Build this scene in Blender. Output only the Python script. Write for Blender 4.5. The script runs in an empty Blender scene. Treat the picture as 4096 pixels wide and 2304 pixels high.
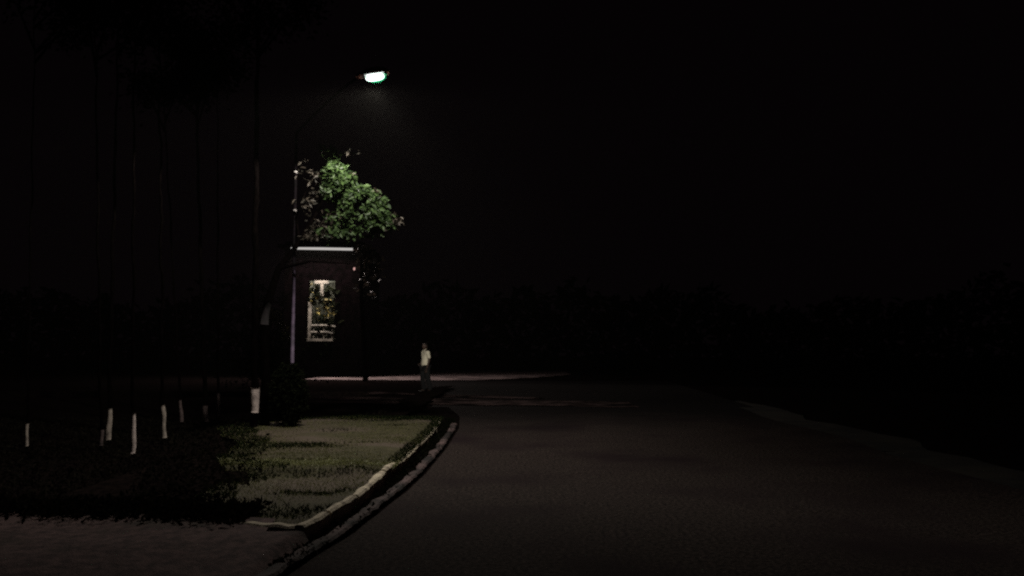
import bpy, bmesh, math, random
from mathutils import Vector, Matrix, Quaternion, noise
random.seed(7)
R = math.radians
PI = math.pi
scene = bpy.context.scene
COL = scene.collection

# ------------------------------------------------------------------ camera
cam_d = bpy.data.cameras.new("camera")
cam_d.lens = 30.0
cam_d.sensor_width = 36.0
cam_d.clip_end = 2000.0
cam = bpy.data.objects.new("camera", cam_d)
cam.location = (0, 0, 1.6)
cam.rotation_euler = (R(94.0), 0, 0)
COL.objects.link(cam)
scene.camera = cam

# ------------------------------------------------------------------ night sky
world = bpy.data.worlds.new("World")
scene.world = world
world.use_nodes = True
wn = world.node_tree.nodes
wl = world.node_tree.links
bg = wn["Background"]
sky = wn.new("ShaderNodeTexSky")
sky.sky_type = 'NISHITA'
sky.sun_disc = False
sky.sun_elevation = R(-6.0)
sky.sun_rotation = R(200.0)
tint = wn.new("ShaderNodeMix")
tint.data_type = 'RGBA'
tint.blend_type = 'MIX'
tint.inputs[0].default_value = 0.92
tint.inputs[7].default_value = (0.052, 0.030, 0.040, 1)
wl.new(sky.outputs[0], tint.inputs[6])
wl.new(tint.outputs[2], bg.inputs[0])
bg.inputs[1].default_value = 0.032

scene.view_settings.view_transform = 'Standard'
scene.view_settings.look = 'None'
scene.view_settings.exposure = -0.42
scene.view_settings.gamma = 1.0
scene.render.engine = 'CYCLES'
scene.cycles.use_denoising = False
scene.cycles.max_bounces = 5
scene.cycles.transparent_max_bounces = 8
scene.cycles.volume_bounces = 0
scene.cycles.caustics_reflective = False
scene.cycles.caustics_refractive = False
scene.cycles.sample_clamp_indirect = 0.4
scene.cycles.sample_clamp_direct = 4.0
scene.cycles.pixel_filter_type = 'BLACKMAN_HARRIS'
scene.cycles.filter_width = 2.2

SGN = 1.0
LAMP = Vector((-2.211, 13.5, 5.95))          # street lamp lens
ROOM = Vector((-10.25, 47.0, 4.75))           # lit room of the far house

# ------------------------------------------------------------------ helpers
def mat(name, c1, c2=None, scale=6.0, rough=0.85, bump=0.0, bscale=None, detail=5.0, spec=0.3,
        lo=0.4, hi=0.62, c3=None, s3=1.2, lo3=0.5, hi3=0.6, metallic=0.0, stretch=None):
    m = bpy.data.materials.new(name)
    m.use_nodes = True
    nt = m.node_tree
    N, L = nt.nodes, nt.links
    b = N["Principled BSDF"]
    b.inputs["Roughness"].default_value = rough
    b.inputs["Metallic"].default_value = metallic
    b.inputs["Specular IOR Level"].default_value = spec
    tc = N.new("ShaderNodeTexCoord")
    mp = N.new("ShaderNodeMapping")
    if stretch: mp.inputs["Scale"].default_value = stretch
    L.new(tc.outputs["Object"], mp.inputs[0])
    c2 = c2 or tuple(x * 0.7 for x in c1)
    nz = N.new("ShaderNodeTexNoise")
    nz.inputs["Scale"].default_value = scale
    nz.inputs["Detail"].default_value = detail
    nz.inputs["Roughness"].default_value = 0.65
    L.new(mp.outputs[0], nz.inputs["Vector"])
    rp = N.new("ShaderNodeValToRGB")
    rp.color_ramp.elements[0].position = lo
    rp.color_ramp.elements[0].color = (*c2, 1)
    rp.color_ramp.elements[1].position = hi
    rp.color_ramp.elements[1].color = (*c1, 1)
    L.new(nz.outputs[0], rp.inputs[0])
    out = rp.outputs[0]
    if c3:
        n3 = N.new("ShaderNodeTexNoise")
        n3.inputs["Scale"].default_value = s3
        n3.inputs["Detail"].default_value = 6
        L.new(mp.outputs[0], n3.inputs["Vector"])
        r3 = N.new("ShaderNodeValToRGB")
        r3.color_ramp.elements[0].position = lo3
        r3.color_ramp.elements[1].position = hi3
        L.new(n3.outputs[0], r3.inputs[0])
        mx = N.new("ShaderNodeMix"); mx.data_type = 'RGBA'
        L.new(r3.outputs[0], mx.inputs[0])
        L.new(out, mx.inputs[6])
        mx.inputs[7].default_value = (*c3, 1)
        out = mx.outputs[2]
    L.new(out, b.inputs["Base Color"])
    if bump:
        nb = N.new("ShaderNodeTexNoise")
        nb.inputs["Scale"].default_value = bscale or scale * 3
        nb.inputs["Detail"].default_value = 6
        L.new(mp.outputs[0], nb.inputs["Vector"])
        bp = N.new("ShaderNodeBump")
        bp.inputs["Strength"].default_value = bump
        bp.inputs["Distance"].default_value = 0.02
        L.new(nb.outputs[0], bp.inputs["Height"])
        L.new(bp.outputs[0], b.inputs["Normal"])
    return m

def emit(name, col, strength):
    m = bpy.data.materials.new(name)
    m.use_nodes = True
    nt = m.node_tree
    nt.nodes.clear()
    o = nt.nodes.new("ShaderNodeOutputMaterial")
    e = nt.nodes.new("ShaderNodeEmission")
    e.inputs[0].default_value = (*col, 1)
    e.inputs[1].default_value = strength
    nt.links.new(e.outputs[0], o.inputs[0])
    return m

def paint_far_shade(m, y0, y1, amp):
    """darkens the colour with distance for the fading lamplight and the shade band, ragged border"""
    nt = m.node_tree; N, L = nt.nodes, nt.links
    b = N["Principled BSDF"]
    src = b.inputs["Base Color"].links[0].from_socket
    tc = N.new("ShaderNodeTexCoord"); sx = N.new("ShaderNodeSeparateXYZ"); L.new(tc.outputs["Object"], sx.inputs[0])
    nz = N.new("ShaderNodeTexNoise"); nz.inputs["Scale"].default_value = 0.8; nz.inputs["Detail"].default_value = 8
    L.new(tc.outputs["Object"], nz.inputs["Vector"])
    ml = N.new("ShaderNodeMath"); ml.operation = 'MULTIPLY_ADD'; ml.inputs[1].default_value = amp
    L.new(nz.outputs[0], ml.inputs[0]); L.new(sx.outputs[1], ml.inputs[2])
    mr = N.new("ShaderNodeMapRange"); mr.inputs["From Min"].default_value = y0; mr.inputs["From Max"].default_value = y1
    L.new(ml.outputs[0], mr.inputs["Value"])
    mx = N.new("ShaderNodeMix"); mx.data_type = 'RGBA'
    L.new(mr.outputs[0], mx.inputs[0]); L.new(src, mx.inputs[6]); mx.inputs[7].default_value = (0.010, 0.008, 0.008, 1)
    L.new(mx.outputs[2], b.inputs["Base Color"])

def leaf_mat(name, c1, c2):
    m = bpy.data.materials.new(name)
    m.use_nodes = True
    nt = m.node_tree
    N, L = nt.nodes, nt.links
    b = N["Principled BSDF"]
    b.inputs["Roughness"].default_value = 0.55
    b.inputs["Specular IOR Level"].default_value = 0.25 if max(c1) > 0.03 else 0.0
    g = N.new("ShaderNodeNewGeometry")
    rp = N.new("ShaderNodeValToRGB")
    rp.color_ramp.elements[0].color = (*c2, 1)
    rp.color_ramp.elements[1].color = (*c1, 1)
    L.new(g.outputs["Random Per Island"], rp.inputs[0])
    L.new(rp.outputs[0], b.inputs["Base Color"])
    t = N.new("ShaderNodeBsdfTranslucent")
    L.new(rp.outputs[0], t.inputs[0])
    mx = N.new("ShaderNodeMixShader")
    mx.inputs[0].default_value = 0.3
    L.new(b.outputs[0], mx.inputs[1]); L.new(t.outputs[0], mx.inputs[2])
    L.new(mx.outputs[0], N["Material Output"].inputs[0])
    return m

def tag(o, label=None, cat=None, group=None, kind=None):
    if label: o["label"] = label
    if cat: o["category"] = cat
    if group: o["group"] = group
    if kind: o["kind"] = kind
    return o

def link_mesh(name, me, material, parent=None, smooth=False):
    o = bpy.data.objects.new(name, me)
    for m in (material if isinstance(material, (list, tuple)) else [material]):
        me.materials.append(m)
    if smooth:
        for p in me.polygons: p.use_smooth = True
    COL.objects.link(o)
    if parent: o.parent = parent
    return o

def obj(name, bm, material, parent=None, smooth=False):
    me = bpy.data.meshes.new(name)
    bm.to_mesh(me); bm.free()
    return link_mesh(name, me, material, parent, smooth)

def empty(name, loc, label, cat, group=None):
    o = bpy.data.objects.new(name, None)
    o.empty_display_size = 0.2
    o.location = loc
    COL.objects.link(o)
    return tag(o, label, cat, group)

def box(bm, cx, cy, cz, sx, sy, sz, rot=None, bevel=0.0):
    r = bmesh.ops.create_cube(bm, size=1.0)
    vs = r["verts"]
    bmesh.ops.scale(bm, vec=(sx, sy, sz), verts=vs)
    if bevel:
        es = list({e for v in vs for e in v.link_edges})
        rb = bmesh.ops.bevel(bm, geom=es, offset=bevel, segments=2, affect='EDGES')
        vs = list({v for f in rb["faces"] for v in f.verts} | {v for v in vs if v.is_valid})
    if rot: bmesh.ops.rotate(bm, cent=(0, 0, 0), matrix=rot, verts=vs)
    bmesh.ops.translate(bm, vec=(cx, cy, cz), verts=vs)
    return vs

def tube(bm, pts, radii, seg=10, cap=True, jitter=0.0):
    rings = []
    n = len(pts)
    pts = [Vector(p) for p in pts]
    for i, p in enumerate(pts):
        d = (pts[min(i + 1, n - 1)] - pts[max(i - 1, 0)]).normalized()
        a = Vector((1, 0, 0)) if abs(d.x) < 0.9 else Vector((0, 1, 0))
        u = d.cross(a).normalized(); w = d.cross(u).normalized()
        r = radii[i] if isinstance(radii, (list, tuple)) else radii
        ring = []
        for k in range(seg):
            t = 2 * PI * k / seg
            rr = r * (1 + jitter * (random.random() - 0.5) * 2)
            ring.append(bm.verts.new(p + (u * math.cos(t) + w * math.sin(t)) * rr))
        rings.append(ring)
    for a, b in zip(rings[:-1], rings[1:]):
        for k in range(seg):
            bm.faces.new((a[k], a[(k + 1) % seg], b[(k + 1) % seg], b[k]))
    if cap:
        bm.faces.new(rings[0]); bm.faces.new(list(reversed(rings[-1])))

def ellipsoid(bm, c, rx, ry, rz, u=20, v=12, rot=None, zcut=None):
    r = bmesh.ops.create_uvsphere(bm, u_segments=u, v_segments=v, radius=1.0)
    vs = r["verts"]
    bmesh.ops.scale(bm, vec=(rx, ry, rz), verts=vs)
    if zcut is not None:
        dl = [x for x in vs if x.co.z > zcut]
        bmesh.ops.delete(bm, geom=dl, context='VERTS')
        vs = [x for x in vs if x.is_valid]
    if rot: bmesh.ops.rotate(bm, cent=(0, 0, 0), matrix=rot, verts=vs)
    bmesh.ops.translate(bm, vec=c, verts=vs)
    return vs

def leaves_mesh(name, centers, size, rnd, droop=0.3, aspect=0.45):
    """many small folded leaves, one island each"""
    V, F = [], []
    for c in centers:
        s = size * (0.6 + 0.8 * rnd.random())
        d = Vector((rnd.gauss(0, 1), rnd.gauss(0, 1), rnd.gauss(0, 0.6) - droop)).normalized()
        a = Vector((rnd.gauss(0, 1), rnd.gauss(0, 1), rnd.gauss(0, 1)))
        w = d.cross(a)
        if w.length < 1e-3: continue
        w.normalize()
        nrm = d.cross(w)
        i = len(V)
        c = Vector(c)
        V += [c, c + d * s * 0.45 + w * s * aspect * 0.5 + nrm * s * 0.1,
              c + d * s, c + d * s * 0.45 - w * s * aspect * 0.5 + nrm * s * 0.1]
        F += [(i, i + 1, i + 2), (i, i + 2, i + 3)]
    me = bpy.data.meshes.new(name)
    me.from_pydata([tuple(v) for v in V], [], F)
    return me

def blades_mesh(name, pts, h, rnd, w=0.006, lean=0.5):
    V, F = [], []
    for (x, y, z) in pts:
        hh = h * (0.5 + rnd.random())
        t = rnd.random() * 2 * PI
        dx, dy = math.cos(t) * w, math.sin(t) * w
        lx, ly = rnd.gauss(0, lean) * hh, rnd.gauss(0, lean) * hh
        i = len(V)
        V += [(x - dx, y - dy, z), (x + dx, y + dy, z), (x + lx, y + ly, z + hh)]
        F.append((i, i + 1, i + 2))
    me = bpy.data.meshes.new(name)
    me.from_pydata(V, [], F)
    return me

def interp(pts, y):
    """x at a given y along a polyline of (x, y)"""
    if y <= pts[0][1]: return pts[0][0]
    for (x0, y0), (x1, y1) in zip(pts[:-1], pts[1:]):
        if y <= y1:
            t = (y - y0) / (y1 - y0)
            t = t * t * (3 - 2 * t) * 0.4 + t * 0.6
            return x0 + (x1 - x0) * t
    return pts[-1][0]

# ------------------------------------------------------------------ materials
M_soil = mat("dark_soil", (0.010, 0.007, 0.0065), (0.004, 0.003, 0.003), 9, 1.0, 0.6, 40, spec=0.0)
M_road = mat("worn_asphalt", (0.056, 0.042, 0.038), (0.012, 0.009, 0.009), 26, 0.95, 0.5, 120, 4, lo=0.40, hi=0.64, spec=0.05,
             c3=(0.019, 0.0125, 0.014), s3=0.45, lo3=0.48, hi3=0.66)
paint_far_shade(M_road, 18.5, 24.0, 5.0)  # far road darkened in its colour as the lamplight fades
M_lawn = mat("lawn_ground", (0.074, 0.066, 0.032), (0.042, 0.038, 0.020), 14, 0.95, 0.7, 60,
             c3=(0.088, 0.068, 0.052), s3=0.55, lo3=0.47, hi3=0.60, stretch=(0.6, 1.3, 1))
M_path = mat("trodden_earth", (0.145, 0.090, 0.088), (0.055, 0.034, 0.035), 11, 0.95, 0.6, 70,
             c3=(0.028, 0.026, 0.018), s3=0.8, lo3=0.52, hi3=0.66)
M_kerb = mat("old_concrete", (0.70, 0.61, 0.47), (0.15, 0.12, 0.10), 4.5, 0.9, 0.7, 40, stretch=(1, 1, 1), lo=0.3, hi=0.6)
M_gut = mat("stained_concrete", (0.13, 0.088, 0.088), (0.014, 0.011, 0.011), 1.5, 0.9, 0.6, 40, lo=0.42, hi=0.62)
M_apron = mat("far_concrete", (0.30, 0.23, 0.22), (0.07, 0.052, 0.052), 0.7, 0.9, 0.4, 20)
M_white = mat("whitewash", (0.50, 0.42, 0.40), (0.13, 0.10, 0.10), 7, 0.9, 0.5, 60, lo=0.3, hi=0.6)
M_bark = mat("dark_bark", (0.0018, 0.0013, 0.0013), (0.0008, 0.0006, 0.0006), 20, 1.0, 0.9, 60, spec=0.0, stretch=(1, 1, 0.3))
M_barkpale = mat("pale_bark", (0.12, 0.09, 0.09), (0.04, 0.03, 0.03), 9, 0.95, 0.9, 60, stretch=(1, 1, 0.3))
M_leaf = leaf_mat("green_leaf", (0.034, 0.060, 0.017), (0.006, 0.014, 0.004))
M_leafbrown = leaf_mat("brown_leaf", (0.040, 0.032, 0.025), (0.008, 0.008, 0.006))
M_leafdark = leaf_mat("dark_leaf", (0.010, 0.012, 0.006), (0.004, 0.005, 0.003))
M_leafpale = leaf_mat("lit_leaf_pale", (0.20, 0.17, 0.05), (0.08, 0.07, 0.03))
M_grass = leaf_mat("grass_blade", (0.17, 0.18, 0.045), (0.07, 0.07, 0.03))
M_grassdark = leaf_mat("dark_grass_blade", (0.020, 0.030, 0.012), (0.006, 0.007, 0.004))
M_pole = mat("unlit_pole_black", (0.004, 0.003, 0.004), (0.002, 0.002, 0.002), 12, 1.0, 0.1, spec=0.0)  # near black for the stretches of pole that show unlit
M_polegrey = mat("lit_pole_mauve", (0.105, 0.075, 0.125), (0.04, 0.03, 0.05), 4, 0.7, 0.2, stretch=(1, 1, 1))
M_zinc = mat("pale_glint", (0.3, 0.28, 0.28), (0.18, 0.17, 0.17), 10, 0.5, 0.1, metallic=0.3)
M_housing = mat("rust_brown_casting", (0.17, 0.045, 0.025), (0.06, 0.02, 0.015), 12, 0.6, 0.2)
M_lens = emit("lamp_lens", (0.95, 1.0, 0.98), 10.0)
M_tube = emit("tube_glow", (1.0, 0.95, 0.90), 0.66)
M_red = emit("small_red_bulb", (1.0, 0.55, 0.50), 0.8)
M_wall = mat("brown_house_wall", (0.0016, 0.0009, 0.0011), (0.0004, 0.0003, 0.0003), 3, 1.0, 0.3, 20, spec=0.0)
M_slab = mat("roof_concrete", (0.010, 0.008, 0.008), None, 3, 1.0, 0.3, 20, spec=0.0)
M_cream = mat("cream_plaster", (0.34, 0.33, 0.27), (0.12, 0.12, 0.10), 2.0, 0.9, 0.2, 20)
M_creamtrim = mat("cream_trim", (0.23, 0.215, 0.175), (0.06, 0.058, 0.048), 3, 0.85, 0.1)
M_terra = mat("terracotta", (0.20, 0.09, 0.05), None, 8, 0.9, 0.2)
M_shirt = mat("pale_cotton", (0.58, 0.54, 0.43), (0.40, 0.37, 0.30), 5, 0.95, 0.3, 14)
M_trouser = mat("black_cloth", (0.006, 0.006, 0.007), (0.004, 0.004, 0.005), 5, 0.95, 0.3, 14)
M_skin = mat("brown_skin", (0.050, 0.030, 0.022), (0.038, 0.022, 0.017), 9, 0.6, 0.1)
M_hair = mat("black_hair", (0.012, 0.010, 0.010), None, 30, 0.6, 0.4)
M_shoe = mat("black_shoe", (0.008, 0.007, 0.007), None, 8, 0.5, 0.1)

# added translucent green bowl that imitates lens flare below the lamp
M_flare = bpy.data.materials.new("green_flare"); M_flare.use_nodes = True
_n, _l = M_flare.node_tree.nodes, M_flare.node_tree.links
_n.clear()
_o = _n.new("ShaderNodeOutputMaterial"); _t = _n.new("ShaderNodeBsdfTransparent"); _s = _n.new("ShaderNodeBsdfTranslucent")
_t.inputs[0].default_value = (0.8, 1.0, 0.92, 1); _s.inputs[0].default_value = (0.02, 0.30, 0.12, 1)
_m = _n.new("ShaderNodeMixShader"); _m.inputs[0].default_value = 0.30
_l.new(_t.outputs[0], _m.inputs[1]); _l.new(_s.outputs[0], _m.inputs[2]); _l.new(_m.outputs[0], _o.inputs[0])

# ------------------------------------------------------------------ ground
KERB = [(-1.69, 7.1), (-1.58, 7.8), (-1.49, 8.75), (-1.485, 10.4), (-1.46, 11.2), (-1.43, 13.0), (-1.40, 15.5), (-1.46, 17.8)]
GUT = [(-1.82, 3.0), (-1.74, 5.8), (-1.65, 6.5), (-1.48, 7.56), (-1.38, 8.8), (-1.28, 9.9), (-1.21, 11.2), (-1.16, 14.0), (-1.17, 17.0), (-1.30, 19.5), (-2.0, 24.5)]

def sheet(name, x0, x1, y0, y1, z, material, kind='structure', nx=1, ny=1, hf=None, xf0=None, xf1=None):
    V, F = [], []
    for j in range(ny + 1):
        y = y0 + (y1 - y0) * j / ny
        a = xf0(y) if xf0 else x0
        b = xf1(y) if xf1 else x1
        for i in range(nx + 1):
            x = a + (b - a) * i / nx
            V.append((x, y, z + (hf(x, y) if hf else 0)))
    for j in range(ny):
        for i in range(nx):
            k = j * (nx + 1) + i
            F.append((k, k + 1, k + nx + 2, k + nx + 1))
    me = bpy.data.meshes.new(name)
    me.from_pydata(V, [], F)
    o = link_mesh(name, me, material, None, True)
    return tag(o, kind=kind)

gx = [-125, -90, -60] + [-34 + 0.5 * k for k in range(93)] + [20, 60, 90, 125]
gy = [-35, -20, 0] + [2 + 0.5 * k for k in range(70)] + [45, 60, 90, 120, 145]
def ground_z(x, y):
    return -0.46 if -29 < x < -5.0 and 9.2 < y < 32 else -0.03
V = [(x, y, ground_z(x, y)) for y in gy for x in gx]
F = [(j * len(gx) + i, j * len(gx) + i + 1, (j + 1) * len(gx) + i + 1, (j + 1) * len(gx) + i) for j in range(len(gy) - 1) for i in range(len(gx) - 1)]
me = bpy.data.meshes.new("ground"); me.from_pydata(V, [], F)
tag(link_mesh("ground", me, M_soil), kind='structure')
def road_right(y): return 5.7 + 0.02 * (y - 9) + 0.10 * math.sin(y * 0.9) if y < 26 else 6.0
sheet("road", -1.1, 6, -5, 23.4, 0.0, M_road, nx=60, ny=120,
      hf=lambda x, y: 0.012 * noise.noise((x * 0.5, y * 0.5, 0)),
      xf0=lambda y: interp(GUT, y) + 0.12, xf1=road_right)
sheet("verge", 5.6, 9, -5, 26, -0.005, mat("sandy_verge", (0.021, 0.0175, 0.0135), (0.006, 0.005, 0.005), 1.1, 0.95, 0.5, 30),
      nx=10, ny=60, hf=lambda x, y: 0.05 * max(0, x - 5.75) * 0.4 + 0.02 * noise.noise((x, y, 4)) - 0.02,
      xf0=lambda y: road_right(y) - 0.1, xf1=lambda y: road_right(y) + 0.95 + 0.35 * noise.noise((0, y * 0.7, 3)))

# lawn with its undulations
def lawn_h(x, y):
    h = 0.035 * noise.noise((x * 0.55, y * 0.9, 1.3)) + 0.015 * noise.noise((x * 2.2, y * 3.1, 5))
    # a low worn step that runs across the lawn
    s = (y - (10.35 + 0.22 * math.sin(x * 1.1) + 0.15 * noise.noise((x * 2, 0, 9))))
    h += 0.075 / (1 + math.exp(-s * 26)) - 0.04
    s2 = (y - (11.9 + 0.1 * x * 0 + 0.12 * noise.noise((x * 3, 2, 9))))
    if x < -2.9: h += -0.05 * math.exp(-(s2 * 3.2) ** 2) * min(1, (-2.9 - x) * 1.4)
    return h * min(1, max(0, (interp(KERB, y) - 0.10 - x) * 3))
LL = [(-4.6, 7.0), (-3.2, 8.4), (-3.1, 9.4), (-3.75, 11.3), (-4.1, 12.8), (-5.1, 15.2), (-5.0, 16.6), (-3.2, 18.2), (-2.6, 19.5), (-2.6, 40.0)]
def lawn_left(y): return interp(LL, y) + 0.22 * noise.noise((0, y * 0.9, 2.2))  # lawn edge shaped along the rim of the lamplit ground
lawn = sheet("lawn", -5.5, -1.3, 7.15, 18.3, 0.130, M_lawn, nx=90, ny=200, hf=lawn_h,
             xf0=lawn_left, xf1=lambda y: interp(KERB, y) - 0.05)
rnd = random.Random(3)
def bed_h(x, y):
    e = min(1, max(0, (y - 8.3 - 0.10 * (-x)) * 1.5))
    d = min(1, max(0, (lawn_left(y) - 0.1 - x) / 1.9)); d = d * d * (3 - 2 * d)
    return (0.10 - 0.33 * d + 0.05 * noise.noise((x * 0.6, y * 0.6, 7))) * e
bed = sheet("shade_bed", -30, -5, 7.1, 34, 0.0, M_soil, nx=110, ny=80, hf=bed_h, xf1=lambda y: lawn_left(y) + 0.25)  # near-black soil colour stands in for shade left of the lawn
# trodden entrance path in the left foreground
def path_top(x): return 7.55 + 0.12 * (-x - 2) + 0.2 * noise.noise((x * 0.8, 1, 1))
def path_z(x, y, edge=False):
    t = min(1, max(0, (interp(GUT, y) - 0.06 - x) / 0.07)); t = t * t * (3 - 2 * t)
    f = min(1, max(0, (y - 3.4) / 2.6))
    near = min(1, max(0, 1 - (interp(GUT, y) - x) / 1.6))
    g_ = min(1, max(0, (y - 5.6) / 1.3)); g_ = g_ * g_ * (3 - 2 * g_)
    f = f * (1 - near) + g_ * near
    return 0.012 + 0.108 * t * f + 0.022 * noise.noise((x, y, 3)) * t + 0.01 * noise.noise((x * 3, y * 3, 3)) * t
V, F = [], []
NX, NY = 130, 40
for i in range(NX + 1):
    x = -9.5 + (9.5 - 1.50) * i / NX
    y1 = path_top(x) if x < -2.0 else 7.02
    for j in range(NY + 1):
        y = 2.5 + (y1 - 2.5) * j / NY
        xx = min(x, interp(GUT, y) - 0.06)
        V.append((xx, y, path_z(xx, y, i == NX)))
for i in range(NX):
    for j in range(NY):
        k = i * (NY + 1) + j
        F.append((k, k + NY + 1, k + NY + 2, k + 1))
me = bpy.data.meshes.new("path"); me.from_pydata(V, [], F)
tag(link_mesh("path", me, M_path, None, True), kind='structure')

# kerb: top stone line + the return at its near end
def ribbon(name, line, w, zt, zb, material, y0, y1, n, off=0.0, rough=0.012, fade=None, joints=False):
    V, F = [], []
    for k in range(n + 1):
        y = y0 + (y1 - y0) * k / n
        x = interp(line, y) + off
        j = rough * noise.noise((x * 3, y * 4.5, 1)) + rough * 0.5 * noise.noise((x * 3, y * 17, 1))
        j2 = rough * noise.noise((x * 3, y * 3.7, 8))
        zz = zt + rough * 0.8 * noise.noise((0, y * 6, 3)) + (fade(y) if fade else 0)
        if joints:
            q_ = (y + 0.25 * noise.noise((0, math.floor(y / 0.85), 4))) % 0.85
            if q_ < 0.035: zz -= 0.035; j -= 0.012
            zz += 0.012 * noise.noise((7, math.floor(y / 0.85) * 1.7, 4)); j += 0.02 * noise.noise((2, math.floor(y / 0.85) * 2.3, 4))
        ww = w * (1 + 0.35 * noise.noise((3, y * 2.1, 3)))
        V += [(x - ww + j2, y, zb), (x - ww + j2, y, zz - 0.01), (x - ww + 0.015 + j2, y, zz),
              (x - 0.02 + j, y, zz), (x + j, y, zz - 0.02), (x + j * 1.6, y, zb)]
    for k in range(n):
        for q in range(5):
            a = k * 6 + q
            F.append((a, a + 1, a + 7, a + 6))
    F.append(tuple(range(5, -1, -1))); F.append(tuple(n * 6 + q for q in range(6)))
    me = bpy.data.meshes.new(name); me.from_pydata(V, [], F)
    return me
kerb = empty("kerb", (-1.6, 7.1, 0), "broken pale concrete kerb holding up the edge of the lawn beside the road", "kerb")
def at_parent(o, p):
    o.location = -Vector(p.location)
    return o
at_parent(link_mesh("kerb_stone", ribbon("kerb_stone", KERB, 0.085, 0.155, -0.02, M_kerb, 7.1, 17.8, 900, joints=True,
          fade=lambda y: -0.05 * max(0, min(1, (y - 10.6) / 1.0)) + 0.015 * noise.noise((y * 1.7, 3, 3))), M_kerb, kerb), kerb)
# return
def t_of(x): return (-1.77 - x) / 0.55
bm = bmesh.new()
pts = []
for k in range(30):
    t = k / 29
    x = -1.77 - 0.55 * t
    y = 7.10 + 0.05 * math.sin(t * 3) + 0.28 * t * t
    pts.append((x, y))
rows = []
for (x, y) in pts:
    j = 0.012 * noise.noise((x * 9, y, 2))
    zt = 0.150 - 0.03 * t_of(x) + j
    rows.append([bm.verts.new(c) for c in ((x, y - 0.04 + j, 0), (x, y - 0.04 + j, zt - 0.015), (x, y - 0.02 + j, zt), (x, y + 0.06 + j, zt), (x, y + 0.07 + j, 0))])
for a, b in zip(rows[:-1], rows[1:]):
    for q in range(4): bm.faces.new((a[q], a[q + 1], b[q + 1], b[q]))
bm.faces.new(rows[0]); bm.faces.new(list(reversed(rows[-1])))
at_parent(obj("return_stone", bm, M_kerb, kerb), kerb)
g = link_mesh("gutter_lip", ribbon("gutter_lip", GUT, 0.115, 0.038, -0.02, M_gut, 3.0, 17.9, 500, off=0.06, rough=0.018), M_gut)
tag(g, "low stained concrete lip of the gutter running between the kerb and the road", "gutter lip")
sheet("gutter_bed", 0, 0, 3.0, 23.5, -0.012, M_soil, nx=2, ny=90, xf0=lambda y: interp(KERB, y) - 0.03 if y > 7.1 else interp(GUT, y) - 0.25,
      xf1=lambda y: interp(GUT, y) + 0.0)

# loose clods and dead leaves along the dark foot of the kerb
pts = []
for k in range(2600):
    y = 6.3 + 13 * rnd.random() ** 1.4
    a, b = interp(KERB, max(7.1, y)) + 0.01, interp(GUT, y) - 0.02
    pts.append((a + (b - a) * rnd.random() + rnd.gauss(0, 0.04), y, 0.01 + 0.02 * rnd.random()))
tag(link_mesh("leaf_litter", leaves_mesh("leaf_litter", pts, 0.05, rnd, 0), M_leafdark), "dark dead leaves gathered in the gutter at the foot of the kerb", "leaf litter", kind='stuff')

# grass
def on_lawn(n, x0, x1, y0, y1, keep):
    out = []
    while len(out) < n:
        y = y0 + (y1 - y0) * rnd.random()
        x = x0 + (x1 - x0) * rnd.random()
        if x > interp(KERB, y) - (0.08 if y < 10.5 else -0.03) or x < lawn_left(y) - 0.05: n -= 1; continue
        if keep(x, y) < rnd.random(): n -= 1; continue
        out.append((x, y, 0.127 + lawn_h(x, y)))
    return out
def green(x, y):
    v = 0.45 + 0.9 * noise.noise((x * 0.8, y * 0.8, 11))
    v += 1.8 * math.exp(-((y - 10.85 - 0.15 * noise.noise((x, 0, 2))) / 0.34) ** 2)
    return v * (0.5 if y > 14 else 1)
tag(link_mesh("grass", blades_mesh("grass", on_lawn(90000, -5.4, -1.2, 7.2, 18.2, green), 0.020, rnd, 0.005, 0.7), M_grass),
    "short sparse grass on the lamplit lawn", "grass", kind='stuff')
def spot(x, y, cx, cy, rx, ry):
    return math.exp(-((x - cx + 0.3 * noise.noise((x * 2, y * 3, 7))) / rx) ** 2 - ((y - cy + 0.2 * noise.noise((x * 2.5, y * 2, 1))) / ry) ** 2)
def dark(x, y):
    v = -0.25 + 0.9 * noise.noise((x * 1.1, y * 1.5, 21))
    v += 1.6 * spot(x, y, -3.4, 12.65, 0.75, 0.36)
    v += 1.3 * spot(x, y, -2.4, 10.2, 0.90, 0.12)
    v += 1.5 * spot(x, y, -2.03, 9.0, 0.30, 0.16)
    v += 1.7 * spot(x, y, -2.0, 7.8, 0.36, 0.25)
    v += 1.3 * spot(x, y, -2.65, 8.0, 0.32, 0.22)
    v += 1.5 * max(0, min(1, (y - 16.6) / 1.0))
    v += 1.2 if x < lawn_left(y) + 0.45 + 0.6 * noise.noise((x, y, 2)) else 0
    v += 1.4 * max(0, min(1, (y - 10.6) / 1.0)) * (1 if x > interp(KERB, y) - 0.16 else 0)
    return v
tag(link_mesh("tall_grass", blades_mesh("tall_grass", on_lawn(60000, -5.5, -1.2, 7.2, 18.3, dark), 0.036, rnd, 0.009, 0.8), M_grassdark),
    "darker taller grass tufts in patches across the lawn", "tall grass", kind='stuff')
def bright(x, y):  # strip of paler blades painting lamplight on the rise of the step
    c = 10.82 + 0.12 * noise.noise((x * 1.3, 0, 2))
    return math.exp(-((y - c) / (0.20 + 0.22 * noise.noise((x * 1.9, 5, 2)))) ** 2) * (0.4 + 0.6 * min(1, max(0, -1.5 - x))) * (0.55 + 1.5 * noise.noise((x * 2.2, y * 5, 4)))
tag(link_mesh("lit_grass", blades_mesh("lit_grass", on_lawn(60000, -3.9, -1.45, 10.2, 11.5, bright), 0.016, rnd, 0.010, 1.0), leaf_mat("lit_blade", (0.34, 0.34, 0.15), (0.17, 0.18, 0.09))),
    "yellow green grass brightened in colour as if facing the lamp, along the low step of the lawn", "grass", kind='stuff')
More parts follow.
